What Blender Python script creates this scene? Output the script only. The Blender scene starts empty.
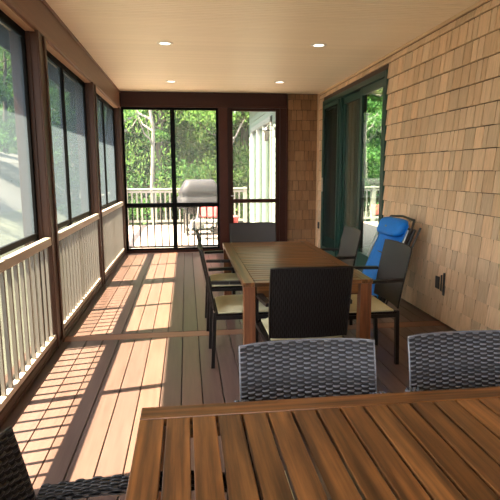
import bpy, math, random
from mathutils import Vector, Matrix, noise
random.seed(7)
PI = math.pi
S = bpy.context.scene
COL = S.collection

# ------------------------------------------------------------------ camera
def set_camera():
    yaw, pitch, roll, h, f = .122832, .154996, -.00445, 1.45, 509.3
    sa, ca, sp, cp = math.sin(yaw), math.cos(yaw), math.sin(pitch), math.cos(pitch)
    F = Vector((sa*cp, ca*cp, -sp)); R = Vector((ca, -sa, 0)); U = Vector((sa*sp, ca*sp, cp))
    c, s = math.cos(roll), math.sin(roll)
    R2, U2 = c*R + s*U, -s*R + c*U
    cam = bpy.data.cameras.new('camera'); o = bpy.data.objects.new('camera', cam); COL.objects.link(o)
    cam.sensor_fit = 'HORIZONTAL'; cam.sensor_width = 36; cam.lens = 36*f/500
    cam.clip_start = .02; cam.clip_end = 400
    m = Matrix((R2, U2, -F)).transposed().to_4x4(); m.translation = Vector((0, 0, h))
    o.matrix_world = m
    S.camera = o
set_camera()

# ------------------------------------------------------------------ light
W = bpy.data.worlds.new('world'); S.world = W; W.use_nodes = True
wn = W.node_tree.nodes; wl = W.node_tree.links
bg = wn['Background']
sky = wn.new('ShaderNodeTexSky'); sky.sky_type = 'NISHITA'; sky.sun_disc = False
sky.sun_elevation = math.radians(60); sky.sun_rotation = math.radians(260); sky.dust_density = 3
mixw = wn.new('ShaderNodeMix'); mixw.data_type = 'RGBA'
mixw.inputs[0].default_value = .8
mixw.inputs[7].default_value = (4.95, 4.9, 4.85, 1)
wl.new(sky.outputs[0], mixw.inputs[6]); wl.new(mixw.outputs[2], bg.inputs[0])
bg.inputs[1].default_value = .42

sun = bpy.data.lights.new('sun', 'SUN'); sun.energy = 22.0; sun.angle = math.radians(.6); sun.color = (1, .86, .60)
so = bpy.data.objects.new('sun', sun); COL.objects.link(so)
so.rotation_euler = Vector((1, .2, -1.85)).to_track_quat('-Z', 'Y').to_euler(); so.location = (-8, -2, 12)

S.view_settings.view_transform = 'Standard'; S.view_settings.look = 'None'
S.view_settings.exposure = 2.14; S.view_settings.gamma = 1; S.view_settings.use_curve_mapping = False

# ------------------------------------------------------------------ materials
def mat(name, c, rough=.5, spec=.5, tint=True, noise_amt=0, noise_scale=(1, 1, 1), bump=0, metal=0, c2=None, coat=0, detail=4, emit=None):
    m = bpy.data.materials.new(name); m.use_nodes = True
    n = m.node_tree.nodes; l = m.node_tree.links; b = n['Principled BSDF']
    b.inputs['Roughness'].default_value = rough; b.inputs['Specular IOR Level'].default_value = spec
    b.inputs['Metallic'].default_value = metal; b.inputs['Coat Weight'].default_value = coat
    b.inputs['Coat Roughness'].default_value = .15
    col = None
    rgb = n.new('ShaderNodeRGB'); rgb.outputs[0].default_value = (*c, 1); col = rgb.outputs[0]
    if noise_amt or c2 or bump:
        tc = n.new('ShaderNodeTexCoord'); mp = n.new('ShaderNodeMapping'); mp.inputs['Scale'].default_value = noise_scale
        l.new(tc.outputs['Object'], mp.inputs[0])
        vec = mp.outputs[0]
        if tint:
            at0 = n.new('ShaderNodeAttribute'); at0.attribute_name = 'tint'
            ad = n.new('ShaderNodeVectorMath'); ad.operation = 'MULTIPLY_ADD'
            ad.inputs[1].default_value = (37, 53, 71)
            l.new(at0.outputs['Color'], ad.inputs[0]); l.new(vec, ad.inputs[2]); vec = ad.outputs[0]
        nz = n.new('ShaderNodeTexNoise'); nz.inputs['Scale'].default_value = 1; nz.inputs['Detail'].default_value = detail
        nz.inputs['Roughness'].default_value = .6
        l.new(vec, nz.inputs['Vector'])
        if c2:
            rp = n.new('ShaderNodeValToRGB'); rp.color_ramp.elements[0].position = .35; rp.color_ramp.elements[1].position = .68
            rp.color_ramp.elements[0].color = (*c, 1); rp.color_ramp.elements[1].color = (*c2, 1)
            l.new(nz.outputs['Fac'], rp.inputs[0]); col = rp.outputs[0]
        if noise_amt:
            mr = n.new('ShaderNodeMapRange'); mr.inputs[1].default_value = .3; mr.inputs[2].default_value = .7
            mr.inputs[3].default_value = 1-noise_amt; mr.inputs[4].default_value = 1+noise_amt
            l.new(nz.outputs['Fac'], mr.inputs[0])
            vm = n.new('ShaderNodeVectorMath'); vm.operation = 'SCALE'
            l.new(col, vm.inputs[0]); l.new(mr.outputs[0], vm.inputs['Scale']); col = vm.outputs[0]
        if bump:
            bp = n.new('ShaderNodeBump'); bp.inputs['Strength'].default_value = bump; bp.inputs['Distance'].default_value = .004
            l.new(nz.outputs['Fac'], bp.inputs['Height']); l.new(bp.outputs[0], b.inputs['Normal'])
    if tint:
        at = n.new('ShaderNodeAttribute'); at.attribute_name = 'tint'
        vm = n.new('ShaderNodeVectorMath'); vm.operation = 'MULTIPLY'
        l.new(col, vm.inputs[0]); l.new(at.outputs['Color'], vm.inputs[1]); col = vm.outputs[0]
    l.new(col, b.inputs['Base Color'])
    if emit:
        b.inputs['Emission Color'].default_value = (*emit[0], 1); b.inputs['Emission Strength'].default_value = emit[1]
    return m

def screen_mat(name, c, opacity):
    m = bpy.data.materials.new(name); m.use_nodes = True
    n = m.node_tree.nodes; l = m.node_tree.links
    for x in list(n): n.remove(x)
    out = n.new('ShaderNodeOutputMaterial'); tr = n.new('ShaderNodeBsdfTransparent'); df = n.new('ShaderNodeBsdfDiffuse'); tl = n.new('ShaderNodeBsdfTranslucent')
    df.inputs[0].default_value = (*c, 1); tl.inputs[0].default_value = (*c, 1)
    a = n.new('ShaderNodeMixShader'); a.inputs[0].default_value = .5; l.new(df.outputs[0], a.inputs[1]); l.new(tl.outputs[0], a.inputs[2])
    # woven mesh covers more of the view the more slantwise one looks through it: open share = (1-opacity)^(1/cos)
    ge = n.new('ShaderNodeNewGeometry'); dt = n.new('ShaderNodeVectorMath'); dt.operation = 'DOT_PRODUCT'
    l.new(ge.outputs['Incoming'], dt.inputs[0]); l.new(ge.outputs['Normal'], dt.inputs[1])
    ab = n.new('ShaderNodeMath'); ab.operation = 'ABSOLUTE'; l.new(dt.outputs['Value'], ab.inputs[0])
    mx = n.new('ShaderNodeMath'); mx.operation = 'MAXIMUM'; mx.inputs[1].default_value = .05; l.new(ab.outputs[0], mx.inputs[0])
    dv = n.new('ShaderNodeMath'); dv.operation = 'DIVIDE'; dv.inputs[0].default_value = 1; l.new(mx.outputs[0], dv.inputs[1])
    pw = n.new('ShaderNodeMath'); pw.operation = 'POWER'; pw.inputs[0].default_value = 1-opacity; l.new(dv.outputs[0], pw.inputs[1])
    sb = n.new('ShaderNodeMath'); sb.operation = 'SUBTRACT'; sb.inputs[0].default_value = 1; l.new(pw.outputs[0], sb.inputs[1])
    b = n.new('ShaderNodeMixShader'); l.new(sb.outputs[0], b.inputs[0]); l.new(tr.outputs[0], b.inputs[1]); l.new(a.outputs[0], b.inputs[2])
    l.new(b.outputs[0], out.inputs[0]); return m

def glass_mat(name, refl, tintc):
    m = bpy.data.materials.new(name); m.use_nodes = True
    n = m.node_tree.nodes; l = m.node_tree.links
    for x in list(n): n.remove(x)
    out = n.new('ShaderNodeOutputMaterial'); tr = n.new('ShaderNodeBsdfTransparent'); gl = n.new('ShaderNodeBsdfGlossy')
    tr.inputs[0].default_value = (*tintc, 1); gl.inputs['Roughness'].default_value = .01; gl.inputs[0].default_value = (.93, 1, .96, 1)
    b = n.new('ShaderNodeMixShader'); b.inputs[0].default_value = refl; l.new(tr.outputs[0], b.inputs[1]); l.new(gl.outputs[0], b.inputs[2])
    l.new(b.outputs[0], out.inputs[0]); return m

def leaf_mat(name, c, tr=.45):
    m = bpy.data.materials.new(name); m.use_nodes = True
    n = m.node_tree.nodes; l = m.node_tree.links
    for x in list(n): n.remove(x)
    out = n.new('ShaderNodeOutputMaterial'); df = n.new('ShaderNodeBsdfDiffuse'); tl = n.new('ShaderNodeBsdfTranslucent')
    at = n.new('ShaderNodeAttribute'); at.attribute_name = 'tint'
    vm = n.new('ShaderNodeVectorMath'); vm.operation = 'MULTIPLY'; vm.inputs[1].default_value = c
    l.new(at.outputs['Color'], vm.inputs[0]); l.new(vm.outputs[0], df.inputs[0]); l.new(vm.outputs[0], tl.inputs[0])
    b = n.new('ShaderNodeMixShader'); b.inputs[0].default_value = tr; l.new(df.outputs[0], b.inputs[1]); l.new(tl.outputs[0], b.inputs[2])
    l.new(b.outputs[0], out.inputs[0]); return m

M = {}
M['deck'] = mat('deck_board', (.122, .074, .062), .30, .45, noise_amt=.16, noise_scale=(40, 2.2, 8), bump=.15)
M['deck_border'] = mat('deck_border_board', (.25, .115, .07), .42, .5, noise_amt=.15, noise_scale=(2, 40, 8))
M['dark'] = mat('dark_gap', (.02, .017, .015), .9)
M['ceil'] = mat('ceiling_beadboard', (.94, .80, .60), .45, .4)
M['post'] = mat('brown_painted_wood', (.058, .025, .014), .45, .3, noise_amt=.12, noise_scale=(30, 30, 1.5))
M['beam'] = mat('brown_beam_wood', (.155, .068, .037), .45, .5, noise_amt=.12, noise_scale=(20, 1.5, 20))
M['soffit'] = mat('tan_soffit', (.42, .24, .15), .5)
M['maroon'] = mat('dark_red_brown_paint', (.034, .0095, .0055), .45, .22, noise_amt=.1, noise_scale=(3, 3, 3))
M['black'] = mat('black_frame', (.006, .006, .006), .7, .05)
M['screen_dark'] = screen_mat('dark_insect_screen', (.03, .035, .035), .10)
M['baluster'] = mat('grey_green_baluster_paint', (.17, .155, .135), .45)
M['rail'] = mat('beige_rail_paint', (.46, .39, .33), .45)
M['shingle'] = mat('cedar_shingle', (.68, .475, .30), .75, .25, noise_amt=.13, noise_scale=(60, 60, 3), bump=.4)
M['shingle_shaded'] = mat('shaded_brown_shingle', (.27, .145, .07), .75, .25, noise_amt=.15, noise_scale=(60, 60, 3), bump=.4)  # darker shingle colour holds the shade of the backlit end wall
M['trimtan'] = mat('tan_corner_trim', (.62, .42, .25), .6)
M['underlay'] = mat('dark_wall_underlay', (.07, .04, .025), .9)
M['green'] = mat('dark_green_frame', (.011, .048, .036), .4, .4)
M['sill'] = mat('pale_sill', (.6, .5, .4), .5)
M['screen'] = screen_mat('insect_screen', (.062, .080, .098), .17)
M['screen_clear'] = screen_mat('light_insect_screen', (.55, .58, .52), .075)
M['glass'] = glass_mat('door_glass', .22, (.86, .95, .9))
M['mintglass'] = glass_mat('outdoor_glass', .45, (.6, .8, .72))
TW = dict(rough=.30, spec=.4, noise_amt=.26, bump=.12, coat=.12, detail=6)
M['teak_x'] = mat('oiled_wood_long_grain', (.062, .025, .009), c2=(.225, .092, .027), noise_scale=(1.6, 34, 34), **TW)
M['teak_y'] = mat('oiled_wood_cross_grain', (.062, .025, .009), c2=(.225, .092, .027), noise_scale=(34, 1.6, 34), **TW)
M['teak_z'] = mat('oiled_wood_upright_grain', (.13, .045, .018), c2=(.24, .09, .034), noise_scale=(26, 26, 1.6), **TW)
M['wicker_grey'] = mat('grey_resin_wicker', (.13, .14, .17), .24, 1.0)
M['wicker_shaded'] = mat('shaded_grey_wicker', (.022, .022, .026), .38, .5)  # grey wicker with its backlit shade put into the colour
M['screen_low'] = screen_mat('lower_insect_screen', (.05, .048, .042), .17)
M['wicker_core'] = mat('dark_wicker_core', (.010, .010, .014), .6)
M['wicker_dark'] = mat('espresso_resin_wicker', (.008, .005, .0045), .55, .12)
M['wicker_front'] = mat('grey_brown_wicker_face', (.034, .031, .031), .5, .4)
M['frame_dark'] = mat('dark_powder_coat', (.010, .008, .0075), .42, .3)
M['cushion'] = mat('cream_cushion', (.78, .74, .48), .85, .2, noise_amt=.04, noise_scale=(30, 30, 30))
M['blue'] = mat('blue_sling_fabric', (.004, .17, .60), .5, .3, noise_amt=.08, noise_scale=(40, 40, 40))
M['steel'] = mat('grey_steel_tube', (.35, .36, .38), .3, .5, metal=.8)
M['lamp'] = mat('light_lens', (.9, .88, .82), .4)
M['lamp_on'] = mat('lit_lens', (.9, .88, .82), .4, emit=((1, .92, .8), 1.2))
M['lampring'] = mat('lamp_trim_ring', (.85, .78, .66), .4)
M['outdeck'] = mat('pale_deck_board', (.22, .165, .15), .7, .3, noise_amt=.08, noise_scale=(2, 30, 3))
M['outrail'] = mat('pale_outdoor_rail', (.20, .19, .165), .6)
M['grillcover'] = mat('grey_vinyl_cover', (.012, .0115, .016), .6, .2, noise_amt=.03, noise_scale=(5, 5, 5))
M['metal'] = mat('black_grill_metal', (.02, .02, .02), .4)
M['white'] = mat('white_enamel', (.20, .215, .21), .4)
M['red'] = mat('red_fabric', (.30, .025, .03), .7)
M['siding'] = mat('white_siding', (.13, .175, .15), .6)
M['bark'] = mat('grey_bark', (.06, .05, .04), .9, noise_amt=.3, noise_scale=(6, 6, 1.5))
M['pale_bark'] = mat('pale_bark', (.13, .12, .105), .9, noise_amt=.3, noise_scale=(6, 6, 1.5))
M['leaf'] = leaf_mat('broadleaf_green', (.055, .135, .042))
M['leaf_dark'] = leaf_mat('deep_green_leaf', (.036, .09, .034))
M['leaf_yellow'] = leaf_mat('yellow_green_leaf', (.085, .165, .045))
M['grass'] = mat('woodland_ground', (.045, .052, .036), .95, noise_amt=.3, noise_scale=(.8, .8, .8))
M['hill'] = mat('wooded_hillside', (.018, .045, .015), .95, .1, tint=False, c2=(.045, .09, .030), noise_scale=(1.2, 1.2, 1.2), detail=8)
M['bank'] = mat('pale_gravel_bank', (.055, .058, .062), .95, noise_amt=.15, noise_scale=(.5, .5, .5))
M['roofing'] = mat('roof_shingle_grey', (.10, .09, .085), .9)
M['curtain'] = mat('grey_curtain', (.62, .62, .60), .9)
M['interior'] = mat('dim_interior_paint', (.20, .18, .15), .8)

# ------------------------------------------------------------------ mesh builder
class MB:
    def __init__(s): s.v = []; s.f = []; s.t = []; s.sm = []
    def add(s, vs, fs, t=1, smooth=False):
        b = len(s.v); s.v += [tuple(v) for v in vs]
        if not isinstance(t, (tuple, list)): t = (t, t, t)
        for f in fs: s.f.append([b+i for i in f]); s.t.append(t); s.sm.append(smooth)
        return s
    def box(s, x0, x1, y0, y1, z0, z1, t=1, mtx=None):
        vs = [Vector((x, y, z)) for z in (z0, z1) for y in (y0, y1) for x in (x0, x1)]
        if mtx: vs = [mtx @ v for v in vs]
        return s.add(vs, [(0, 2, 3, 1), (4, 5, 7, 6), (0, 1, 5, 4), (2, 6, 7, 3), (0, 4, 6, 2), (1, 3, 7, 5)], t)
    def bar(s, a, b, w, d, up=(0, 0, 1), t=1, w2=None, d2=None):
        a = Vector(a); b = Vector(b); dr = (b-a).normalized(); up = Vector(up)
        if abs(dr.dot(up)) > .98: up = Vector((0, 1, 0))
        x = dr.cross(up).normalized(); y = x.cross(dr).normalized()
        w2 = w2 or w; d2 = d2 or d
        vs = [p+x*sx*ww/2+y*sy*dd/2 for p, ww, dd in ((a, w, d), (b, w2, d2)) for sx, sy in ((-1, -1), (1, -1), (1, 1), (-1, 1))]
        return s.add(vs, [(3, 2, 1, 0), (4, 5, 6, 7), (0, 1, 5, 4), (1, 2, 6, 5), (2, 3, 7, 6), (3, 0, 4, 7)], t)
    def tube(s, pts, r, n=8, t=1, cap=True, closed=False):
        pts = [Vector(p) for p in pts]; N = len(pts); vs = []; rr = r if isinstance(r, (list, tuple)) else [r]*N
        px = None
        for i, p in enumerate(pts):
            d = ((pts[(i+1) % N] if (closed or i < N-1) else p) - (pts[i-1] if (closed or i > 0) else p)).normalized()
            if px is None:
                px = d.cross(Vector((0, 0, 1)))
                if px.length < .05: px = d.cross(Vector((0, 1, 0)))
            px = (px - d*px.dot(d)).normalized(); py = d.cross(px)
            for k in range(n):
                a = 2*PI*k/n; vs.append(p+px*math.cos(a)*rr[i]+py*math.sin(a)*rr[i])
        fs = []
        for i in range(N if closed else N-1):
            for k in range(n):
                j = (i+1) % N
                fs.append((i*n+k, i*n+(k+1) % n, j*n+(k+1) % n, j*n+k))
        s.add(vs, fs, t, True)
        if cap and not closed:
            s.add(vs[:n], [tuple(range(n))[::-1]], t); s.add(vs[-n:], [tuple(range(n))], t)
        return s
    def lathe(s, prof, c=(0, 0, 0), n=24, t=1):
        vs = []; c = Vector(c)
        for r, z in prof:
            for k in range(n):
                a = 2*PI*k/n; vs.append(c+Vector((r*math.cos(a), r*math.sin(a), z)))
        fs = [(i*n+k, i*n+(k+1) % n, (i+1)*n+(k+1) % n, (i+1)*n+k) for i in range(len(prof)-1) for k in range(n)]
        return s.add(vs, fs, t, True)
    def build(s, name, m, parent=None, bevel=0, subsurf=0):
        me = bpy.data.meshes.new(name); me.from_pydata(s.v, [], s.f); me.update()
        at = me.color_attributes.new('tint', 'FLOAT_COLOR', 'CORNER')
        buf = []
        for f, t in zip(s.f, s.t): buf += [t[0], t[1], t[2], 1]*len(f)
        at.data.foreach_set('color', buf)
        me.polygons.foreach_set('use_smooth', s.sm)
        me.materials.append(M[m]); o = bpy.data.objects.new(name, me); COL.objects.link(o)
        if parent: o.parent = parent
        if bevel:
            b = o.modifiers.new('bevel', 'BEVEL'); b.width = bevel; b.segments = 2; b.limit_method = 'ANGLE'
        if subsurf:
            b = o.modifiers.new('sub', 'SUBSURF'); b.levels = subsurf; b.render_levels = subsurf
        return o

def tag(o, label, cat, group=None, kind=None):
    o['label'] = label; o['category'] = cat
    if group: o['group'] = group
    if kind: o['kind'] = kind
    return o
def thing(name, label, cat, loc=(0, 0, 0), rz=0, group=None, kind=None):
    o = bpy.data.objects.new(name, None); COL.objects.link(o); o.location = loc; o.rotation_euler = (0, 0, rz)
    o.empty_display_size = .1
    return tag(o, label, cat, group, kind)
def dup(root, loc, rz, label, group=None):
    r = root.copy(); COL.objects.link(r); r.location = loc; r.rotation_euler = (0, 0, rz); r['label'] = label
    if group: r['group'] = group
    for ch in list(root.children):
        c = ch.copy(); COL.objects.link(c); c.parent = r
        for g in list(ch.children):
            d = g.copy(); COL.objects.link(d); d.parent = c
    return r
def R(a, b): return random.uniform(a, b)

XL, XR, YB, H, Y0 = -1.09, 2.40, 9.18, 2.79, -2.6

# ------------------------------------------------------------------ structure: ground, floor, ceiling, roof
def ground():
    g = MB(); nx, ny = 30, 40
    def hz(x, y):
        if x > -3: return -.9
        if x < -9: return 2.55 + .02*(-9-x)
        return -.9 + 3.45*((-3-x)/6)**1.2
    vs = []
    for j in range(ny+1):
        for i in range(nx+1):
            x = -40 + 80*i/nx; y = -20+100*j/ny; vs.append((x, y, hz(x, y)+.08*noise.noise(Vector((x*.3, y*.3, 0)))))
    fs = [(j*(nx+1)+i, j*(nx+1)+i+1, (j+1)*(nx+1)+i+1, (j+1)*(nx+1)+i) for j in range(ny) for i in range(nx)]
    lawn = MB(); bank = MB()
    for f in fs:
        cx = sum(vs[k][0] for k in f)/4
        (bank if cx < -4.2 else lawn).add([vs[k] for k in f], [(0, 1, 2, 3)], 1, True)
    o = lawn.build('ground', 'grass'); tag(o, 'brown woodland ground under the trees around the porch', 'ground', kind='structure')
    o = bank.build('slope', 'bank'); tag(o, 'pale grey bank rising beyond the left side of the porch', 'slope', kind='structure')
ground()

def hillside():
    # ring-shaped wooded slope behind the trees, with lumpy tree-crown relief
    m = MB(); n, k = 120, 24; vs = []
    for i in range(n+1):
        a = PI*(-.10 + 1.15*i/n)
        for j in range(k+1):
            t = j/k; r = 41+14*t; z = -1+19*t**.8
            p = Vector((r*math.cos(a), r*math.sin(a)+4, z))
            d = noise.noise(p*.45)*1.3+noise.noise(p*1.3)*.8
            vs.append(p+Vector((-math.cos(a), -math.sin(a), .7))*d)
    w = k+1
    m.add(vs, [(i*w+j, (i+1)*w+j, (i+1)*w+j+1, i*w+j+1) for i in range(n) for j in range(k)], 1, True)
    o = m.build('hillside', 'hill'); tag(o, 'wooded green hillside behind all the trees', 'hillside', kind='structure')
hillside()

def floor():
    root = thing('floor', 'long brown composite deck boards of the screened porch floor', 'floor', kind='structure')
    b = MB(); p = .137; x = -.2 - 7*p
    edges = []
    while x < 2.42:
        edges.append((max(x, -1.10), min(x+p, 2.43))); x += p
    for (y0, y1) in ((Y0, 4.375), (4.525, 9.04)):
        for a, c in edges:
            if c-a < .02: continue
            v = R(.82, 1.16); w = R(-.05, .05)
            t = (v*(1+w), v, v*(1-w))
            b.box(a+.003, c-.003, y0+.002, y1-.002, -.025, 0, t)
    b.build('deck_boards', 'deck', root, bevel=.003)
    t = MB(); t.box(-1.10, 2.43, 4.378, 4.522, -.025, 0, 1); t.box(-1.10, 2.43, 9.043, 9.16, -.025, 0, .8)
    t.build('border_board', 'deck_border', root, bevel=.003)
    u = MB(); u.box(-1.25, 2.5, Y0, 9.3, -.25, -.027); u.build('joist_base', 'dark', root)
floor()

def ceiling():
    # beadboard running across the porch
    b = MB(); y = Y0; vs = []; 
    w = .046
    while y < YB:
        y2 = min(y+w, YB); v = R(.965, 1.03)
        b.add([(XL-.02, y, H+.012), (XR+.04, y, H+.012), (XL-.02, y+.004, H), (XR+.04, y+.004, H), (XL-.02, y2-.004, H), (XR+.04, y2-.004, H), (XL-.02, y2, H+.012), (XR+.04, y2, H+.012)],
              [(0, 2, 3, 1), (2, 4, 5, 3), (4, 6, 7, 5)], (v, v, v))
        y = y2
    b.box(XL-.02, XR+.04, Y0, YB, H+.013, H+.03)
    o = b.build('ceiling', 'ceil'); tag(o, 'cream beadboard porch ceiling with fine crosswise grooves', 'ceiling', kind='structure')
    r = MB(); r.box(-1.54, 2.54, Y0-.3, 9.6, 2.83, 3.0); r.box(-1.54, -1.52, Y0-.3, 9.6, 2.5, 2.83); r.box(-1.54, -1.31, Y0-.3, 9.6, 2.79, 2.83)
    o = r.build('roof', 'roofing'); tag(o, 'porch roof slab with its eave overhanging the screened side', 'roof', kind='structure')
ceiling()

# ------------------------------------------------------------------ left wall
def wall_left():
    posts = [-2.5, -.3, 2.0, 4.31, 6.6, 9.07]
    for i, y in enumerate(posts):
        if i < 1: continue
        w = .11 if i < 5 else .10
        p = MB(); p.box(-1.29, XL, y-w, y+w, 0, 2.5)
        # raised trim strips on the inner face
        p.box(XL, XL+.012, y-w, y-w+.05, 0, 2.5, 1.15); p.box(XL, XL+.012, y+w-.05, y+w, 0, 2.5, 1.25)
        p.box(-1.27, -1.14, y-w-.012, y-w, 0, 2.5, .8)
        o = p.build('trim_%d' % i, 'post', bevel=.004)
        lab = {1: 'brown post of the left wall behind the camera', 2: 'brown post of the left wall before the first visible screen', 3: 'brown wooden post between the nearest and the middle left screens', 4: 'brown wooden post between the middle and the far left screens', 5: 'narrow brown corner post where the left and back screens meet'}[i]
        tag(o, lab, 'post', kind='structure')
    b = MB(); b.box(-1.30, XL, Y0, YB, 2.5, H)
    b.box(XL, XL+.01, Y0, YB, 2.5, 2.53, 1.1); b.box(XL, XL+.015, Y0, YB, H-.03, H, 1.05)
    o = b.build('trim_beam', 'beam', bevel=.004); tag(o, 'long brown beam along the top of the left screens', 'beam', kind='structure')
    s = MB(); s.box(-1.285, -1.105, Y0, YB, 2.488, 2.499); o = s.build('trim_soffit', 'soffit'); tag(o, 'tan soffit strip under the long left beam', 'trim', kind='structure')
    names = ['left screen window behind the camera', 'left screen window beside the near table out of frame', 'nearest left screen window with one dark frame edge', 'middle left screen window split by a thin black mullion', 'farthest left screen window next to the corner']
    for i in range(5):
        a = posts[i]+.11; c = posts[i+1]-.11
        if i == 0: a = Y0
        win = thing('window_%d' % (i+1), names[i], 'window', (-1.19, (a+c)/2, 0), kind='structure')
        L = (c-a)/2
        f = MB(); fw = .05
        f.box(-.02, .02, -L, -L+fw, .03, 2.5); f.box(-.02, .02, L-fw, L, .03, 2.5)
        f.box(-.02, .02, -L+fw, L-fw, 2.44, 2.5); f.box(-.015, .015, -L+fw, L-fw, .925, .968); f.box(-.02, .02, -L+fw, L-fw, .03, .07)
        mo = -.10 if i == 3 else 0; f.box(-.02, .02, mo-.03, mo+.03, .07, 2.44)
        f.build('window_frame', 'black', win, bevel=.002)
        s = MB(); s.box(-.003, -.001, -L+fw-.005, L-fw+.005, .965, 2.44); s.build('insect_screen', 'screen', win)
        s = MB(); s.box(-.003, -.001, -L+fw-.005, L-fw+.005, .07, .925); s.build('lower_screen', 'screen_low', win)
        if i == 0: continue
        rl = thing('railing', {1: 'beige railing behind the camera', 2: 'beige railing along the nearest left screen', 3: 'beige railing under the middle left screen', 4: 'beige railing under the farthest left screen'}[i] if i != 1 else 'beige railing beside the near table out of frame', 'railing', (-1.11, (a+c)/2, 0), group='railings of the left wall')
        t = MB(); t.box(-.02, .03, -L, L, .865, .93); t.build('top_rail', 'rail', rl, bevel=.006)
        t = MB(); t.box(-.02, .02, -L, L, .085, .125); t.build('bottom_rail', 'rail', rl, bevel=.004)
        n = int(round(2*L/.122)); first = None
        for k in range(n):
            y = -L + (k+.5)*2*L/n
            if first is None:
                first = MB().box(-.011, .011, -.011, .011, .125, .87).build('baluster', 'baluster', rl); first.location.y = y
            else:
                q = first.copy(); COL.objects.link(q); q.parent = rl; q.location.y = y
    cb = MB(); cb.box(-1.30, -1.085, Y0, 9.0, 0, .03); cb.box(-1.13, -1.09, Y0, 9.0, .03, .07)
    o = cb.build('baseboard_left', 'post', bevel=.004); tag(o, 'dark brown curb along the foot of the left screens', 'baseboard', kind='structure')
wall_left()

# ------------------------------------------------------------------ shingles
def shingles(mb, fn, u0, u1, z0, z1, holes=()):
    """fn(u, z, d) -> point; one wedge per shingle, laid in courses"""
    C = .178; z = z0; GAP = .008  # gap bares the dark underlay as a shadow line under each course
    row = 0
    while z < z1-.01:
        zt = min(z+C, z1); u = u0 - R(0, .1)
        while u < u1:
            w = R(.06, .19); a, b = max(u, u0), min(u+w, u1); u += w
            if b-a < .012: continue
            segs = [(a, b)]
            for (h0, h1, hz0, hz1) in holes:
                if zt > hz0 and z < hz1-.02:
                    ns = []
                    for (p, q) in segs:
                        if q <= h0 or p >= h1: ns.append((p, q))
                        else:
                            if p < h0: ns.append((p, h0))
                            if q > h1: ns.append((h1, q))
                    segs = ns
            v = R(.84, 1.15); wv = R(-.04, .04); t = (v*(1+wv), v, v*(1-wv))
            dz = R(0, .005)
            zb = z-dz if z > z0 else z
            for (hh0, hh1, hz0, hz1) in holes:
                if a >= hh0-.01 and b <= hh1+.01 and z < hz1 < zt: pass
            for (p, q) in segs:
                if q-p < .01: continue
                p += .004; q -= .004
                vs = [fn(p, zb, 0), fn(q, zb, 0), fn(p, zb, .022), fn(q, zb, .022), fn(p, zt-GAP, .004), fn(q, zt-GAP, .004)]
                mb.add(vs, [(0, 1, 3, 2), (2, 3, 5, 4), (0, 2, 4), (1, 5, 3)], t)
        z += C; row += 1

DY0, DY1, DZ1 = 6.0, 8.86, 2.62
def wall_right():
    root = thing('wall_right', 'long right wall clad in tan cedar shingles', 'wall', kind='structure')
    w = MB(); w.box(XR+.002, XR+.14, Y0, DY0, 0, H); w.box(XR+.002, XR+.14, DY1, 9.3, 0, H); w.box(XR+.002, XR+.14, DY0, DY1, DZ1, H); w.box(XR+.002, XR+.14, DY0, DY1, -.2, .04)
    w.build('wall_core', 'underlay', root)
    s = MB(); shingles(s, lambda u, z, d: (XR-d, u, z), Y0, YB-.03, .02, H-.03, [(DY0, DY1, 0, DZ1)])
    s.build('shingle_cladding', 'shingle', root)
    t = MB(); t.box(XR-.022, XR+.01, Y0, YB, H-.03, H)
    o = t.build('trim_6', 'trimtan'); tag(o, 'thin tan moulding where the right wall meets the ceiling', 'trim', kind='structure')
    # dim room seen through the sliding door
    r = MB(); r.box(6, 6.1, 3, 9.3, 0, 3.4); r.box(XR+.14, 3.2, 9.2, 9.3, 0, 3.4); r.box(5.3, 6, 9.2, 9.3, 0, 3.4); r.box(3.2, 5.3, 9.2, 9.3, 3.25, 3.4); r.box(XR+.14, 6, 2.9, 3, 0, 3.4); r.box(XR+.14, 6, 2.9, 9.3, 3.4, 3.5); r.box(XR+.14, 6, 3, 9.3, -.1, 0)
    r.box(XR+.14, XR+.16, 3, 9.3, 2.83, 3.4); r.box(4.25, 4.32, 9.2, 9.3, 0, 3.25)
    cu = MB(); vs = []
    for i in range(41): vs += [(2.7+.55*i/40, 9.1+.025*math.sin(i*1.25), .02), (2.7+.55*i/40, 9.1+.025*math.sin(i*1.25), 3.1)]
    cu.add(vs, [(2*i, 2*i+2, 2*i+3, 2*i+1) for i in range(40)], 1, True); co = cu.build('curtain', 'curtain'); tag(co, 'grey floor-length curtain inside the room behind the sliding door', 'curtain')
    o = r.build('wall_inner_room', 'interior'); tag(o, 'dim room behind the green sliding door', 'room', kind='structure')
wall_right()

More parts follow.
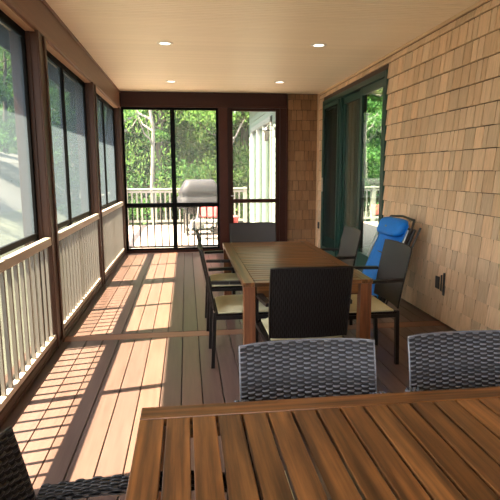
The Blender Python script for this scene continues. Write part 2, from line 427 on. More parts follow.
def sliding_door():
    d = thing('door_1', 'dark green sliding glass door in the shingled right wall', 'door', (XR, (DY0+DY1)/2, 0), kind='structure')
    L = (DY1-DY0)/2
    f = MB(); a = -.03; b = .10
    f.box(a, b, -L, -L+.07, .04, DZ1); f.box(a, b, L-.07, L, .04, DZ1); f.box(a, b, -L+.07, L-.07, DZ1-.07, DZ1)
    f.build('door_frame', 'green', d, bevel=.004)
    s = MB(); s.box(-.07, .10, -L, L, 0, .04); s.build('threshold', 'sill', d, bevel=.004)
    for nm, y0, y1, x0, x1 in (('fixed_panel', -L+.07, -.43, -.005, .035), ('middle_panel', -.48, .50, .04, .08), ('sliding_panel', .44, L-.07, -.005, .035)):
        p = MB(); z0, z1 = .042, DZ1-.072; s = .095
        p.box(x0, x1, y0, y0+s, z0, z1); p.box(x0, x1, y1-s, y1, z0, z1); p.box(x0, x1, y0+s, y1-s, z0, z0+.26); p.box(x0, x1, y0+s, y1-s, z1-.1, z1)
        po = p.build(nm, 'green', d, bevel=.003)
        g = MB(); g.box((x0+x1)/2-.003, (x0+x1)/2+.003, y0+s-.006, y1-s+.006, z0+.254, z1-.094); g.build('glass_pane', 'glass', po)
    # narrow sliding insect screen over the far panel
    p = MB(); p.box(-.028, -.01, .50, .55, .05, DZ1-.08); p.box(-.028, -.01, L-.12, L-.075, .05, DZ1-.08); p.box(-.028, -.01, .55, L-.12, .05, .12); p.box(-.028, -.01, .55, L-.12, DZ1-.14, DZ1-.08)
    po = p.build('screen_panel_frame', 'green', d, bevel=.002)
    g = MB(); g.box(-.020, -.018, .545, L-.115, .115, DZ1-.135); g.build('screen_mesh', 'screen_dark', po)
    h = MB(); h.box(-.05, -.03, L-.11, L-.08, 1.08, 1.32); ho = h.build('door_handle', 'sill', d, bevel=.006)
    ho['label'] = 'pale pull handle'
sliding_door()

# ------------------------------------------------------------------ back wall
def wall_back():
    b = MB(); b.box(XL, 1.80, 9.15, 9.30, 2.53, H); b.box(XL, 1.80, 9.135, 9.15, 2.53, 2.56, 1.4)
    o = b.build('trim_7', 'maroon', bevel=.004); tag(o, 'dark red-brown beam over the back screens and door', 'beam', kind='structure')
    root = thing('wall_back', 'narrow brown shingled end wall right of the screen door', 'wall', kind='structure')
    w = MB(); w.box(1.80, XR+.002, 9.182, 9.30, 0, H); w.build('wall_core', 'underlay', root)
    s = MB(); shingles(s, lambda u, z, d: (u, YB-d, z), 1.825, 2.36, .02, H); s.build('shingle_cladding', 'shingle_shaded', root)
    t = MB(); t.box(2.36, XR, 9.15, YB, 0, H); t.build('corner_board', 'trimtan', root)
    # posts
    for i, (x0, x1, lab) in enumerate(((.58, .76, 'dark brown post between the back screen windows and the screen door'), (1.68, 1.825, 'dark brown door post beside the shingled end wall'))):
        p = MB(); p.box(x0, x1, 9.15, 9.29, 0, 2.53); 
        p.box(x0+(.02 if i == 0 else .11), x1-.02 if i == 0 else x1-.005, 9.138, 9.15, 0, 2.53, 1.6)
        o = p.build('trim_%d' % (8+i), 'maroon', bevel=.003); tag(o, lab, 'post', kind='structure')
    p = MB(); p.box(XL, 1.68, 9.16, 9.28, -.02, .045); o = p.build('baseboard_back', 'maroon', bevel=.003); tag(o, 'dark sill along the foot of the back screens', 'baseboard', kind='structure')
    for i, (x0, x1) in enumerate(((-1.08, -.215), (-.215, .58))):
        win = thing('window_%d' % (6+i), ['left back screen window looking out to the trees', 'right back screen window with the covered grill outside'][i], 'window', ((x0+x1)/2, 9.20, 0), kind='structure')
        L = (x1-x0)/2
        f = MB(); f.box(-L, -L+.038, -.03, .03, .045, 2.53); f.box(L-.038, L, -.03, .03, .045, 2.53); f.box(-L+.038, L-.038, -.03, .03, 2.49, 2.53)
        f.box(-L+.038, L-.038, -.045, .03, .82, .885); f.box(-L+.038, L-.038, -.03, .03, .045, .075)
        f.build('window_frame', 'black', win, bevel=.003)
        s = MB(); s.box(-L+.03, L-.03, .01, .012, .07, 2.50); s.build('insect_screen', 'screen_clear', win)
        rl = thing('railing', ['black baluster railing under the left back screen', 'black baluster railing under the right back screen, grill behind'][i], 'railing', ((x0+x1)/2, 9.25, 0))
        t = MB(); t.box(-L+.03, L-.03, -.015, .015, .80, .83); t.build('top_rail', 'black', rl)
        t = MB(); t.box(-L+.03, L-.03, -.015, .015, .08, .11); t.build('bottom_rail', 'black', rl)
        n = 6
        for k in range(n):
            x = -L+.04 + (k+.6)*(2*L-.08)/(n+.2)
            if k == 0: fb = MB().box(-.012, .012, -.012, .012, .11, .80).build('baluster', 'black', rl); fb.location.x = x
            else:
                q = fb.copy(); COL.objects.link(q); q.parent = rl; q.location.x = x
    # screen door
    d = thing('door_2', 'dark brown screen door with a tall glazed upper panel in the back wall', 'door', (1.22, 9.20, 0), kind='structure')
    f = MB(); w = .46; z = .92
    f.box(-w, -w+.075, -.02, .02, .05, 2.53); f.box(w-.075, w, -.02, .02, .05, 2.53); f.box(-w+.075, w-.075, -.02, .02, 2.48, 2.53)
    f.box(-w+.075, w-.075, -.02, .02, .87, .94); f.box(-w+.075, w-.075, -.02, .02, .05, .50)
    f.build('door_leaf', 'maroon', d, bevel=.003)
    g = MB(); g.box(-w+.07, w-.07, .004, .006, .935, 2.485); g.build('upper_screen', 'screen_clear', d)
    g = MB(); g.box(-w+.07, w-.07, .004, .006, .495, .875); g.build('lower_screen', 'screen_clear', d)
    h = MB(); h.tube([(-w+.04, -.02, 1.0), (-w+.04, -.06, 1.0), (-w+.10, -.06, 1.0)], .008); h.build('door_handle', 'steel', d)
    o = MB().box(2.375, 2.40-.002, 8.985, 9.05, .40, .52).build('wall_outlet', 'metal', bevel=.004); tag(o, 'small dark outlet box low on the right wall beyond the sliding door', 'outlet')
    o.location.x = -.015
wall_back()

# ------------------------------------------------------------------ ceiling lights
def lights():
    root = None
    for (x, y, lab) in ((-.19, 5.75, 'nearer left recessed ceiling light'), (1.46, 5.66, 'nearer right recessed ceiling light'), (-.19, 8.1, 'farther left recessed ceiling light'), (1.46, 8.0, 'farther right recessed ceiling light')):
        if root is None:
            root = thing('ceiling_light', lab, 'ceiling light', (x, y, H), group='recessed ceiling lights')
            MB().lathe([(.055, -.002), (.062, -.010), (.085, -.006), (.088, 0)]).build('trim_ring', 'lampring', root)
            m = MB().lathe([(.0001, -.004), (.056, -.003)]); m.build('lens', 'lamp_on', root)
        else: dup(root, (x, y, H), 0, lab)
lights()

# ------------------------------------------------------------------ tables
def make_table(label, loc, rz, L=1.86, D=.86):
    t = thing('dining_table', label, 'table', loc, rz)
    th = .028; z1 = .74; z0 = z1-th; fw = .075
    fr = MB()
    for s in (-1, 1):
        v = R(.85, 1.0)
        y0, y1 = (D/2-fw, D/2) if s > 0 else (-D/2, -D/2+fw)
        fr.box(-L/2, L/2, y0, y1, z0, z1, (v, v*.97, v*.93))
    fr.build('frame_board', 'teak_x', t, bevel=.003)
    sl = MB(); n = 25; x0 = -L/2; p = L/n
    for k in range(n):
        v = R(.72, 1.22); w = R(-.05, .05)
        sl.box(x0+k*p+(.0 if k == 0 else .004), x0+(k+1)*p-(.0 if k == n-1 else .004), -D/2+fw+.002, D/2-fw-.002, z0+.001, z1-.001, (v*(1+w), v, v*(1-w)))
    sl.build('slats', 'teak_y', t, bevel=.0025)
    for s in (-1, 1):
        MB().box(-L/2+.09, L/2-.09, s*(D/2-.035)-.011, s*(D/2-.035)+.011, .655, z0).build('apron', 'teak_x', t, bevel=.002)
        MB().box(s*(L/2-.035)-.011, s*(L/2-.035)+.011, -D/2+.09, D/2-.09, .635, z0).build('end_apron', 'teak_y', t, bevel=.002)
    for sx in (-1, 1):
        for sy in (-1, 1):
            x = sx*(L/2-.042); y = sy*(D/2-.042)
            MB().box(x-.038, x+.038, y-.038, y+.038, 0, z0).build('leg', 'teak_z', t, bevel=.004)
    MB().box(-.02+L/6, .02+L/6, -D/2+.05, D/2-.05, z0-.03, z0-.002).build('cross_brace', 'teak_y', t)
    MB().box(-.02-L/6, .02-L/6, -D/2+.05, D/2-.05, z0-.03, z0-.002).build('cross_brace', 'teak_y', t)
    return t
make_table('large slatted wooden table filling the lower right foreground', (.78, 1.055, 0), 0)
make_table('farther wooden dining table ringed by dark wicker chairs', (.775, 4.085, 0), PI/2)

# ------------------------------------------------------------------ chairs
def weave(mb, W, Hh, px, pz, fn, amp=.004, th=.0042, jitter=.15):
    """interlaced horizontal strands over uprights; fn(u,v,d)->point, u in 0..W, v in 0..Hh, d outward"""
    rows = int(Hh/pz); seg = int(round(W/px))*6
    for r in range(rows):
        v = (r+.5)*pz; ph = (r % 2)*PI; vs = []
        for i in range(seg+1):
            u = W*i/seg; d = amp*math.tanh(2.2*math.sin(PI*u/px+ph))
            for dv, dd in ((-.47*pz, 0), (0, th), (.47*pz, 0), (0, -th)):
                vs.append(fn(u, v+dv, d+dd))
        fs = [(i*4+k, i*4+(k+1) % 4, (i+1)*4+(k+1) % 4, (i+1)*4+k) for i in range(seg) for k in range(4)]
        t = R(1-jitter, 1+jitter)
        mb.add(vs, fs, t, True)
def make_chair(label, loc, rz, grey, group, TOP=.885):
    c = thing('wicker_armchair', label, 'chair', loc, rz, group)
    BW = .50
    fm = 'frame_dark'; wm = 'wicker_grey' if grey else 'wicker_dark'
    # rear post centre line (y) by height
    def by(z):
        if z < .42: return -.225 - .02*(1-z/.42)
        k = (z-.42)/(TOP-.42); return -.225 - .085*k**1.2
    def hw(z): return BW/2 - .006 - (.02*max(0, .62-z)/.62)
    # legs
    for s in (-1, 1):
        m = MB(); zs = [0, .14, .28, .42]
        for a, b in zip(zs[:-1], zs[1:]):
            m.bar((s*(hw(a)-.012), by(a), a), (s*(hw(b)-.012), by(b), b), .030, .026, (0, 1, 0))
        m.build('leg', fm, c)
        m = MB(); m.bar((s*.262, .232, 0), (s*.258, .225, .63), .030, .028, (0, 1, 0)); m.build('leg', fm, c)
    # seat
    m = MB(); m.box(-.245, .245, -.22, .245, .375, .415); m.build('seat', wm, c, bevel=.008)
    # cushion
    m = MB(); n = 10; vs = []
    for j in range(n+1):
        for i in range(n+1):
            u = i/n*2-1; v = j/n*2-1; e = (1-abs(u)**5)*(1-abs(v)**5)
            vs.append((u*.225, .015+v*.215, .428+.034*e**.6))
    k = n+1; fs = [(j*k+i, j*k+i+1, (j+1)*k+i+1, (j+1)*k+i) for j in range(n) for i in range(n)]
    m.add(vs, fs, 1, True)
    rim = [j*k for j in range(n)] + [n*k+i for i in range(n)] + [j*k+n for j in range(n, 0, -1)] + [i for i in range(n, 0, -1)]
    base = [(vs[q][0], vs[q][1], .416) for q in rim]; N = len(rim)
    m.add([vs[q] for q in rim]+base, [(a, (a+1) % N, N+(a+1) % N, N+a) for a in range(N)]+[tuple(range(N, 2*N))], 1, True)
    m.build('cushion', 'cushion', c)
    # backrest: slightly curved panel, top edge gently arched
    def arch(u): return .005*(1-(2*u/BW-1)**4)
    def curve(u): return -.022*(1-(2*u/BW-1)**2)
    def P(u, v, d, z0=.44, zt=TOP):
        z = z0 + v*(zt+arch(u)-z0)/(TOP-.44); zz = min(z, TOP+.02)
        wsc = hw(zz)*2/BW
        return ((u-BW/2)*wsc, by(zz)+curve(u)+d, z)
    core = MB(); nu, nv = 12, 10; vs = []
    cd = .002
    for side in (cd if grey else .0065, -cd):
        for j in range(nv+1):
            for i in range(nu+1): vs.append(P(BW*i/nu, (TOP-.44)*j/nv, side))
    k = nu+1; o2 = (nu+1)*(nv+1); fs = []
    for j in range(nv):
        for i in range(nu):
            a = j*k+i; fs.append((a+1, a, a+k, a+k+1)); fs.append((o2+a, o2+a+1, o2+a+k+1, o2+a+k))
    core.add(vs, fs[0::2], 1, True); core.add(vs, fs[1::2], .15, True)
    co = core.build('backrest', 'wicker_core' if grey else 'wicker_front', c)
    wv = MB()
    if grey: weave(wv, BW, TOP-.44, BW/19, .0082, lambda u, v, d: P(u, v, d), .0062, .0030, .3)
    else: 
        Hh = TOP-.44
        for r in range(40):   # upright strands
            u = (r+.5)*BW/40; vv = []
            nseg = 34
            for i in range(nseg+1):
                v = Hh*i/nseg; d = .0012*math.sin(PI*i*.5+(r % 2)*PI)
                for du, dd in ((-.0052, 0), (0, .0035), (.0052, 0), (0, -.0035)): vv.append(P(min(max(u+du, 0), BW), v, d+dd))
            wv.add(vv, [(i*4+q, i*4+(q+1) % 4, (i+1)*4+(q+1) % 4, (i+1)*4+q) for i in range(nseg) for q in range(4)], R(.75, 1.25), True)
    wv.build('backrest_weave', wm, co)
    # binding round the edge
    pts = [P(0, (TOP-.44)*j/8, 0) for j in range(9)] + [P(BW*i/10, TOP-.44, 0) for i in range(1, 10)] + [P(BW, (TOP-.44)*(1-j/8), 0) for j in range(9)]
    e = MB(); e.tube(pts, .004 if grey else .007, 7)
    e.build('edge_binding', 'wicker_grey' if grey else fm, c)
    # arms: flat woven bar bending down at the front
    for s in (-1, 1):
        m = MB()
        path = [(s*.245, by(.64)+.01, .655), (s*.262, -.12, .655), (s*.268, .05, .652), (s*.266, .18, .645), (s*.260, .232, .632)]
        for a, b in zip(path[:-1], path[1:]): m.bar(a, b, .042, .022)
        ao = m.build('arm', 'wicker_core' if grey else 'frame_dark', c)
        if grey:
            w = MB(); Ltot = .47
            def Q(u, v, d):
                q = u/Ltot*(len(path)-1); i = min(int(q), len(path)-2); f = q-i
                a = Vector(path[i]); b = Vector(path[i+1]); p = a.lerp(b, f)
                return p+Vector((v-.023, 0, .013+d))
            weave(w, Ltot, .046, .018, .0076, Q, .0028, .003, .3)
            def Q2(sd):
                def q_(u, v, d):
                    p = Q(u, 0, 0); return Vector((p.x+.023+sd*(.023+d), p.y, p.z-.013+v-.011))
                return q_
            weave(w, Ltot, .024, .018, .008, Q2(1), .0028, .003, .3); weave(w, Ltot, .024, .018, .008, Q2(-1), .0028, .003, .3)
            w.build('arm_weave', wm, ao)
    # stretchers under the seat
    for s in (-1, 1):
        m = MB(); m.bar((s*.235, -.22, .39), (s*.255, .225, .39), .02, .028); m.build('side_rail', fm, c)
    return c
G1 = 'grey wicker chairs at the near table'; G2 = 'dark wicker chairs at the far table'
cg = make_chair('grey wicker armchair across the near table, centre of the picture', (.415, 1.39, 0), PI, True, G1, .842)
dup(cg, (1.03, 1.40, 0), PI-.04, 'grey wicker armchair across the near table at the right edge', G1)
cb = dup(cg, (-.125, .965, 0), -PI/2, 'grey wicker armchair darkened for backlight in the lower left corner at the near table end', G1)
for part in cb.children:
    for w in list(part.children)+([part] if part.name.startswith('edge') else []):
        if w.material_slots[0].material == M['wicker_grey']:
            w.material_slots[0].link = 'OBJECT'; w.material_slots[0].material = M['wicker_shaded']
cd_ = make_chair('dark wicker chair at the near end of the far table, back to the camera', (.72, 3.17, 0), 0, False, G2)
dup(cd_, (.41, 3.83, 0), -PI/2, 'dark wicker chair on the left of the far table, nearer of two', G2)
dup(cd_, (.41, 4.72, 0), -PI/2, 'dark wicker chair on the left of the far table, farther of two', G2)
dup(cd_, (1.30, 3.72, 0), PI/2, 'dark wicker chair on the right of the far table, in front of the blue recliner', G2)
dup(cd_, (1.27, 4.72, 0), PI/2, 'dark wicker chair on the right of the far table, by the sliding door', G2)
dup(cd_, (.70, 5.10, 0), PI, 'dark wicker chair at the far end of the table before the screen door', G2)

# ------------------------------------------------------------------ folded blue recliner leaning on the wall
def recliner():
    c = thing('folding_recliner', 'bright blue folded zero gravity recliner leaning against the shingled wall', 'recliner', (1.87, 5.08, 0), math.radians(92))
    # local: +Y faces into the porch, back leans towards -Y; X across
    ln = .42
    def P(x, z, d=0): return (x, -ln*z/1.0+d, z)
    fr = MB()
    for s in (-1, 1):
        fr.tube([P(s*.31, .02, .05), P(s*.315, .3, .05), P(s*.32, .62, .05), P(s*.31, .86, .04), P(s*.27, .95, .03)], .012, 8)
    fr.tube([P(-.27, .95, .03), P(0, .97, .03), P(.27, .95, .03)], .012, 8)
    fr.tube([P(-.31, .02, .05), P(.31, .02, .05)], .012, 8)
    fr.build('tube_frame', 'metal', c)
    f2 = MB()
    for s in (-1, 1):
        f2.tube([P(s*.34, .014, -.02), P(s*.345, .35, -.02), P(s*.33, .88, -.04)], .011, 8)
    f2.tube([P(-.34, .014, -.02), P(.34, .014, -.02)], .011, 8)
    f2.build('leg_frame', 'metal', c)
    bk = MB(); bk.bar(P(0, .08, -.01), P(0, .86, -.01), .60, .03, (0, 1, 0)); bk.build('folded_frame_shade', 'metal', c, bevel=.01)  # dark panel stands for the folded frame and the shadow behind it
    for s in (-1, 1): MB().bar(P(s*.335, .5, .08), P(s*.325, .86, .08), .03, .012, (0, 1, 0)).build('arm_rest', 'steel', c, bevel=.004)
    # sling fabric
    sl = MB(); nu, nv = 10, 16; vs = []
    for j in range(nv+1):
        z = .10 + .80*j/nv
        for i in range(nu+1):
            u = i/nu*2-1; sag = -.03*(1-u*u)*(.6+.4*math.sin(j*.9))
            vs.append(Vector(P(u*.285, z, .07+sag)))
    k = nu+1; fs = [(j*k+i, j*k+i+1, (j+1)*k+i+1, (j+1)*k+i) for j in range(nv) for i in range(nu)]
    sl.add(vs, fs, 1, True); o = sl.build('sling', 'blue', c); sd = o.modifiers.new('s', 'SOLIDIFY'); sd.thickness = .006
    sm = MB()
    for z in (.33, .58): sm.bar(P(-.285, z, .058), P(.285, z, .058), .004, .012, (0, 0, 1))
    sm.build('seam_band', 'metal', c)
    # bungee cords
    bc = MB()
    for s in (-1, 1):
        for j in range(7): z = .16+.1*j; bc.tube([P(s*.28, z, .07), P(s*.315, z+.015, .052)], .003, 5)
    bc.build('bungee_cord', 'steel', c)
    # head pillow, soft rounded block
    pl = MB(); nu, nv = 16, 12; vs = []
    for j in range(nv+1):
        a = -PI/2+PI*j/nv
        for i in range(nu):
            b = 2*PI*i/nu
            sg = lambda v, e: math.copysign(abs(v)**e, v)
            x = .275*sg(math.cos(a), .35)*sg(math.cos(b), .35); y = .06*sg(math.cos(a), .5)*sg(math.sin(b), .7); zz = .088*sg(math.sin(a), .6)
            vs.append(Vector(P(x, .865+zz, .105+y)))
    fs = [(j*nu+i, j*nu+(i+1) % nu, (j+1)*nu+(i+1) % nu, (j+1)*nu+i) for j in range(nv) for i in range(nu)]
    pl.add(vs, fs, 1, True); po = pl.build('head_pillow', 'blue', c)
    lg = MB(); lg.box(-.02, .02, 0, .004, 0, .02); lo = lg.build('logo_patch', 'white', c); lo.location = P(.02, .86, .160)
recliner()

# ------------------------------------------------------------------ outlets on the right wall
def outlet():
    o = thing('wall_outlet', 'black outdoor outlet with its cover flipped open on the right wall', 'outlet', (XR-.022, 4.53, .38))
    MB().box(-.010, 0, -.035, .04, -.06, .06).build('outlet_box', 'metal', o, bevel=.004)
    MB().box(-.006, 0, -.078, -.058, -.07, .085).build('cover_hinge', 'metal', o, bevel=.002)
    MB().box(-.010, 0, -.135, -.108, -.10, .115).build('cover_flap', 'metal', o, bevel=.002)
outlet()

# ------------------------------------------------------------------ outside deck, railing
def outside():
    w = MB(); w.box(XL-.2, XR+.14, Y0-.12, Y0, 0, .95); w.box(XL-.2, XR+.14, Y0-.12, Y0, 2.5, H); w.box(1.3, XR+.14, Y0-.12, Y0, .95, 2.5); w.box(XL-.2, XL, Y0-.12, Y0, .95, 2.5); o = w.build('wall_front_added', 'trimtan'); tag(o, 'unseen tan end wall added behind the camera to shape the light', 'wall', kind='structure')  # unseen wall added to dim the porch; opening shaped to let light in
    e = MB(); e.box(3.15, 7.5, 9.32, 14.2, -.3, -.02); o = e.build('floor_side_deck', 'outdeck'); tag(o, 'pale deck seen through the room behind the sliding door', 'deck', kind='structure')
    b = MB(); y = 9.32
    while y < 14.2:
        v = R(.92, 1.06); b.box(-1.75, 1.75, y+.003, y+.137, -.05, -.02, v); y += .14
    b.box(-1.75, 1.75, 9.32, 14.2, -.3, -.052)
    o = b.build('floor_outdoor_deck', 'outdeck'); tag(o, 'pale sunlit open deck beyond the back screens', 'deck', kind='structure')
    for nm, p0, p1, n in (('back', (-1.68, 14.1), (1.66, 14.1), 26), ('side', (-1.68, 9.6), (-1.68, 13.98), 30), ('far', (3.2, 14.1), (7.4, 14.1), 32)):
        a = Vector((*p0, 0)); c = Vector((*p1, 0)); L = (c-a).length; ang = math.atan2(c.y-a.y, c.x-a.x)
        r = thing('deck_railing', {'back': 'pale railing across the far edge of the open deck', 'side': 'pale railing down the left edge of the open deck', 'far': 'pale deck railing seen through the sliding glass door'}[nm], 'railing', (a.x, a.y, -.02), ang)
        MB().box(0, L, -.06, .06, .96, 1.0).build('top_rail', 'outrail', r, bevel=.004)
        MB().box(0, L, -.02, .02, .88, .94).build('upper_rail', 'outrail', r)
        MB().box(0, L, -.02, .02, .08, .14).build('bottom_rail', 'outrail', r)
        for k in range(3): 
            x = .05+(L-.1)*k/2
            MB().box(x-.05, x+.05, -.05, .05, 0, 1.02).build('post', 'outrail', r, bevel=.004)
        fb = None
        for k in range(n):
            x = (k+.7)*L/(n+.4)
            if fb is None: fb = MB().box(-.018, .018, -.018, .018, .14, .88).build('baluster', 'outrail', r); fb.location.x = x
            else:
                q = fb.copy(); COL.objects.link(q); q.parent = r; q.location.x = x
outside()

def house_wing():
    X = 1.72
    root = thing('wall_outdoor', 'pale mint-white house wing beyond the screen door with tall glass doors', 'wall', kind='structure')
    w = MB(); w.box(X, X+.15, 9.32, 10.2, -.3, 3.1); w.box(X, X+.15, 13.3, 13.9, -.3, 3.1); w.box(X, X+.15, 10.2, 13.3, 2.5, 3.1); w.box(X, X+.15, 10.2, 13.3, -.3, .0)
    w.box(X, 3.1, 13.8, 13.9, -.3, 3.1); w.box(3.0, 3.1, 9.32, 13.8, -.3, 3.1)
    # lap siding
    for k in range(22):
        z = k*.14
        for (a, b_, lo, hi) in ((9.32, 10.2, 0, 9), (13.3, 13.9, 0, 9), (10.2, 13.3, 2.5, 9)):
            if lo <= z < hi: w.add([(X, a, z+.14), (X, b_, z+.14), (X-.012, b_, z), (X-.012, a, z), (X, a, z), (X, b_, z)], [(0, 3, 2, 1), (3, 4, 5, 2)], 1)
    w.build('siding', 'siding', root)
    f = MB()
    for y in (10.2, 11.2, 12.2, 13.24): f.box(X-.04, X+.08, y, y+.09, 0, 2.5)
    f.box(X-.04, X+.08, 10.2, 13.33, 2.42, 2.52); f.box(X-.04, X+.08, 10.2, 13.33, 0, .12)
    f.build('door_frame', 'white', root)
    for y in (10.29, 11.29, 12.29): MB().box(X+.02, X+.03, y, y+.95, .12, 2.42).build('glass_pane', 'mintglass', root)
    i = MB(); i.box(X+.9, X+1, 9.4, 13.8, 0, 3); i.build('curtain', 'siding', root)
    r = MB(); r.box(1.35, 3.2, 9.32, 14.4, 3.12, 3.2); r.box(1.35, 1.38, 9.32, 14.4, 3.0, 3.12); o = r.build('roof_wing', 'siding'); tag(o, 'white eave of the house wing outside', 'roof', kind='structure')
    l = thing('wall_lantern', 'black lantern on the outside wall seen through the screen door', 'lantern', (X-.02, 9.75, 2.15))
    MB().box(-.01, .005, -.05, .05, -.08, .12).build('backplate', 'metal', l, bevel=.004)
    MB().tube([(0, 0, .06), (-.06, 0, .14), (-.14, 0, .15), (-.17, 0, .10)], .009, 8).build('arm', 'metal', l)
    MB().lathe([(.001, .12), (.03, .10), (.075, .05), (.078, .035), (.0, .035)], (-.17, 0, 0), 12).build('cap', 'metal', l)
    MB().lathe([(.06, .035), (.045, -.13), (.0, -.13)], (-.17, 0, 0), 8).build('glass_body', 'lamp', l)
    m = MB()
    for k in range(4):
        a = PI/4+k*PI/2; m.tube([(-.17+.064*math.cos(a), .064*math.sin(a), .035), (-.17+.048*math.cos(a), .048*math.sin(a), -.13)], .005, 5)
    m.lathe([(.001, -.16), (.02, -.15), (.052, -.13), (.0, -.125)], (-.17, 0, 0), 12); m.build('cage', 'metal', l)
house_wing()

def grill():
    g = thing('covered_grill', 'barbecue grill under a grey vinyl cover outside the back screen', 'grill', (.30, 11.9, -.02), math.radians(8))
    # cover: lofted soft box with hood ridge
    secs = [(.50, .29, .62), (.50, .29, .86), (.455, .255, .90), (.475, .275, .95), (.46, .27, 1.03), (.40, .25, 1.12), (.35, .20, 1.22), (.30, .12, 1.27)]
    vs = []; n = 28
    for (a, b, z) in secs:
        for k in range(n):
            t = 2*PI*k/n; cx, sy = math.cos(t), math.sin(t)
            e = .35; x = a*math.copysign(abs(cx)**e, cx); y = b*math.copysign(abs(sy)**e, sy)
            r = 1+.035*math.sin(k*2.7)*(1 if z < 1 else .4); zz = z+(.03*math.sin(k*1.9) if z < .7 else 0)
            vs.append((x*r, y*r, zz))
    m = MB(); fs = [(i*n+k, i*n+(k+1) % n, (i+1)*n+(k+1) % n, (i+1)*n+k) for i in range(len(secs)-1) for k in range(n)]
    fs.append(tuple((len(secs)-1)*n+k for k in range(n)))
    m.add(vs, fs, 1, True); m.build('cover', 'grillcover', g)
    m = MB(); m.box(-.36, .36, -.22, .22, .50, .74); m.build('firebox', 'metal', g, bevel=.01)
    for sx in (-1, 1):
        for sy in (-1, 1):
            MB().box(sx*.34-.02, sx*.34+.02, sy*.2-.02, sy*.2+.02, .08 if sx > 0 else 0, .5).build('leg', 'metal', g)
    MB().box(-.34, .34, -.2, .2, .10, .13).build('shelf', 'metal', g)
    for sy in (-1, 1):
        w = MB(); w.tube([(.34, sy*.22+dy, .08) for dy in (-.02, .02)], .08, 16); w.build('wheel', 'metal', g)
    MB().lathe([(.0, .0), (.13, .0), (.15, .05), (.15, .22), (.10, .30), (.04, .31), (.04, .36), (.0, .36)], (-.05, 0, .13), 20).build('propane_tank', 'white', g)
    # folding patio chair with red cushion next to grill
    c = thing('patio_chair', 'white metal patio chair with red cushions beside the grill', 'chair', (.38, 11.0, -.02), math.radians(160))
    for sx in (-1, 1):
        m = MB(); m.tube([(sx*.25, .22, 0), (sx*.25, .2, .38), (sx*.25, -.2, .38), (sx*.25, -.28, 0)], .014, 6); m.build('leg', 'white', c)
        m = MB(); m.tube([(sx*.25, -.2, .38), (sx*.24, -.32, .72)], .014, 6); m.build('back_post', 'white', c)
    m = MB(); m.box(-.24, .24, -.2, .2, .38, .42); m.build('seat', 'white', c, bevel=.01)
    m = MB(); m.box(-.2, .2, -.03, .03, 0, .24); q = m.build('back_cushion', 'red', c, bevel=.02); q.location = (0, -.24, .45); q.rotation_euler = (math.radians(16), 0, 0)
    p = MB(); p.lathe([(.0, 0), (.13, 0), (.17, .32), (.19, .33), (.19, .37), (.15, .37), (.14, .32), (.0, .32)], (0, 0, 0), 20)
    o = p.build('flower_pot', 'red'); o.location = (1.08, 12.4, -.02); tag(o, 'red pot on the open deck seen through the screen door', 'pot')
grill()

# ------------------------------------------------------------------ trees
def leaf_quad(mb, c, s, t):
    n = Vector((R(-1, 1), R(-1, 1), R(-.3, 1))).normalized(); u = n.orthogonal().normalized(); v = n.cross(u)
    a = R(0, 2*PI); u, v = u*math.cos(a)+v*math.sin(a), v*math.cos(a)-u*math.sin(a)
    mb.add([c-u*s, c-v*s*.45, c+u*s, c+v*s*.45], [(0, 1, 2, 3)], t)
def make_tree(name, label, loc, Ht, Rd, leafm, nl, group, conifer=False, base=.15, ls=.16):
    t = thing(name, label, 'tree', loc, 0, group)
    tr = MB(); bend = [Vector((R(-.15, .15)*k, R(-.15, .15)*k, Ht*k/5)) for k in range(6)]
    tr.tube(bend, [.14*(Ht/8)*(1-.16*k) for k in range(6)], 8)
    for k in range(10):
        z = R(.3, .9)*Ht; a = R(0, 2*PI); q = Rd*R(.4, .8); tr.tube([(0, 0, z), (q*math.cos(a)*.5, q*math.sin(a)*.5, z+.2), (q*math.cos(a), q*math.sin(a), z+(.1 if conifer else .8))], [.05, .035, .012], 5)
    tr.build('trunk', 'bark', t)
    f = MB(); clumps = []; nl = int(nl*2.6); ls *= .52
    for k in range(60 if not conifer else 90):
        h = R(base, 1); a = R(0, 2*PI)
        rr = Rd*((1-h)*1.0+.06) if conifer else Rd*math.sqrt(max(0.05, 1-((h-.5)/.58)**2))
        q = rr*math.sqrt(R(.15, 1)); clumps.append((Vector((q*math.cos(a), q*math.sin(a), h*Ht)), R(.35, .8)*(.7 if conifer else 1), R(.6, 1.3)))
    for k in range(nl):
        c, r, v = random.choice(clumps)
        d = Vector((random.gauss(0, 1), random.gauss(0, 1), random.gauss(0, .45)))*r*.6
        w = v*R(.75, 1.25); leaf_quad(f, c+d, ls*R(.7, 1.3), (w*R(.9, 1.15), w, w*R(.7, 1.1)))
    f.build('foliage', leafm, t)
    return t
GT = 'trees beyond the open deck'
bi = make_tree('birch_tree', 'slender pale-trunked tree standing nearest in the left back screen', (-1.0, 16.4, -.9), 9, 2.2, 'leaf_yellow', 500, 'thin pale trees just beyond the deck'); bi.scale = (.5, .5, 1); [c for c in bi.children if c.name.startswith('trunk')][0].data.materials[0] = M['pale_bark']
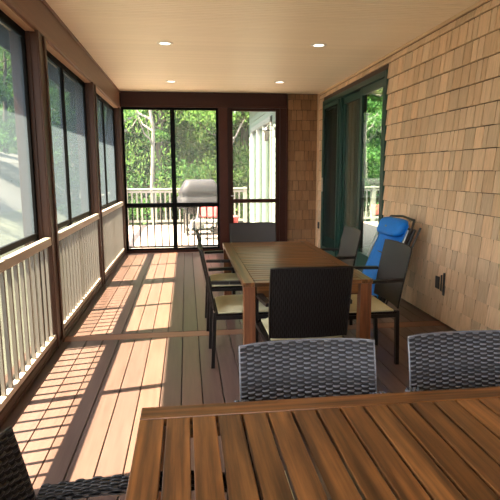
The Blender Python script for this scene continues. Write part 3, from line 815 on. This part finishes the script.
bi2 = dup(bi, (1.35, 17.2, -.9), 2, 'slender pale-trunked tree behind the post between the back windows'); dup(bi, (-2.1, 17.5, -.9), 4, 'slender pale-trunked tree near the left corner post'); GL = 'trees on the bank left of the porch'
broad = make_tree('broadleaf_tree', 'bright yellow-green broadleaf tree behind the covered grill', (1.5, 19.5, -.9), 9, 2.6, 'leaf_yellow', 9000, GT, base=.06)
deep = make_tree('broadleaf_tree', 'fresh green broadleaf tree behind the left back screen', (-1.2, 20.5, -.9), 10, 2.8, 'leaf', 9000, GT, base=.06)
con = make_tree('conifer_tree', 'dark green conifer standing between the broadleaf trees', (.2, 22.5, -.9), 12, 2.6, 'leaf_dark', 9000, GT, conifer=True, base=.03)
bw = {'broadleaf_tree': 'leafy broadleaf tree in the woods beyond the open deck', 'conifer_tree': 'dark conifer in the woods beyond the open deck'}
for i, (p, x, y, s) in enumerate(((deep, -4.6, 21.5, 1), (con, -3.0, 24.5, 1.1), (con, 2.8, 23.5, 1.1), (broad, 4.6, 22, 1), (deep, 8.3, 21.5, 1.0), (broad, -1.6, 26.5, 1.25), (deep, 1.0, 28, 1.3), (con, 5.2, 28, 1.3), (con, 9.0, 27, 1.2), (broad, 11.0, 24, 1.1), (deep, -4.0, 31, 1.4), (con, 3.4, 32, 1.5), (con, -1.2, 32.5, 1.5), (deep, .8, 38, 1.7), (deep, -5.0, 39, 1.7), (deep, 6.0, 38, 1.7), (con, -3.0, 20.3, .8))):
    q = dup(p, (x, y, -.9), R(0, 6), bw[p.name.split('.')[0]], GT+(', conifers' if p is con else ', broadleaf')); q.scale = (s, s, s)
bl = {'broadleaf_tree': 'leafy tree seen hazily through the left screens above the bank', 'conifer_tree': 'dark conifer seen hazily through the left screens above the bank'}
for i, (p, x, y, s) in enumerate(((deep, -11.5, 22, .9), (con, -12.5, 28, .9), (deep, -11.5, 35, 1), (broad, -12, 43, 1.1), (con, -12, 52, 1.2), (deep, -13, 63, 1.4), (deep, -11, 14, .9))):
    q = dup(p, (x, y, 2.3), R(0, 6), bl[p.name.split('.')[0]], GL+(', conifers' if p is con else ', broadleaf')); q.scale = (s, s, s)
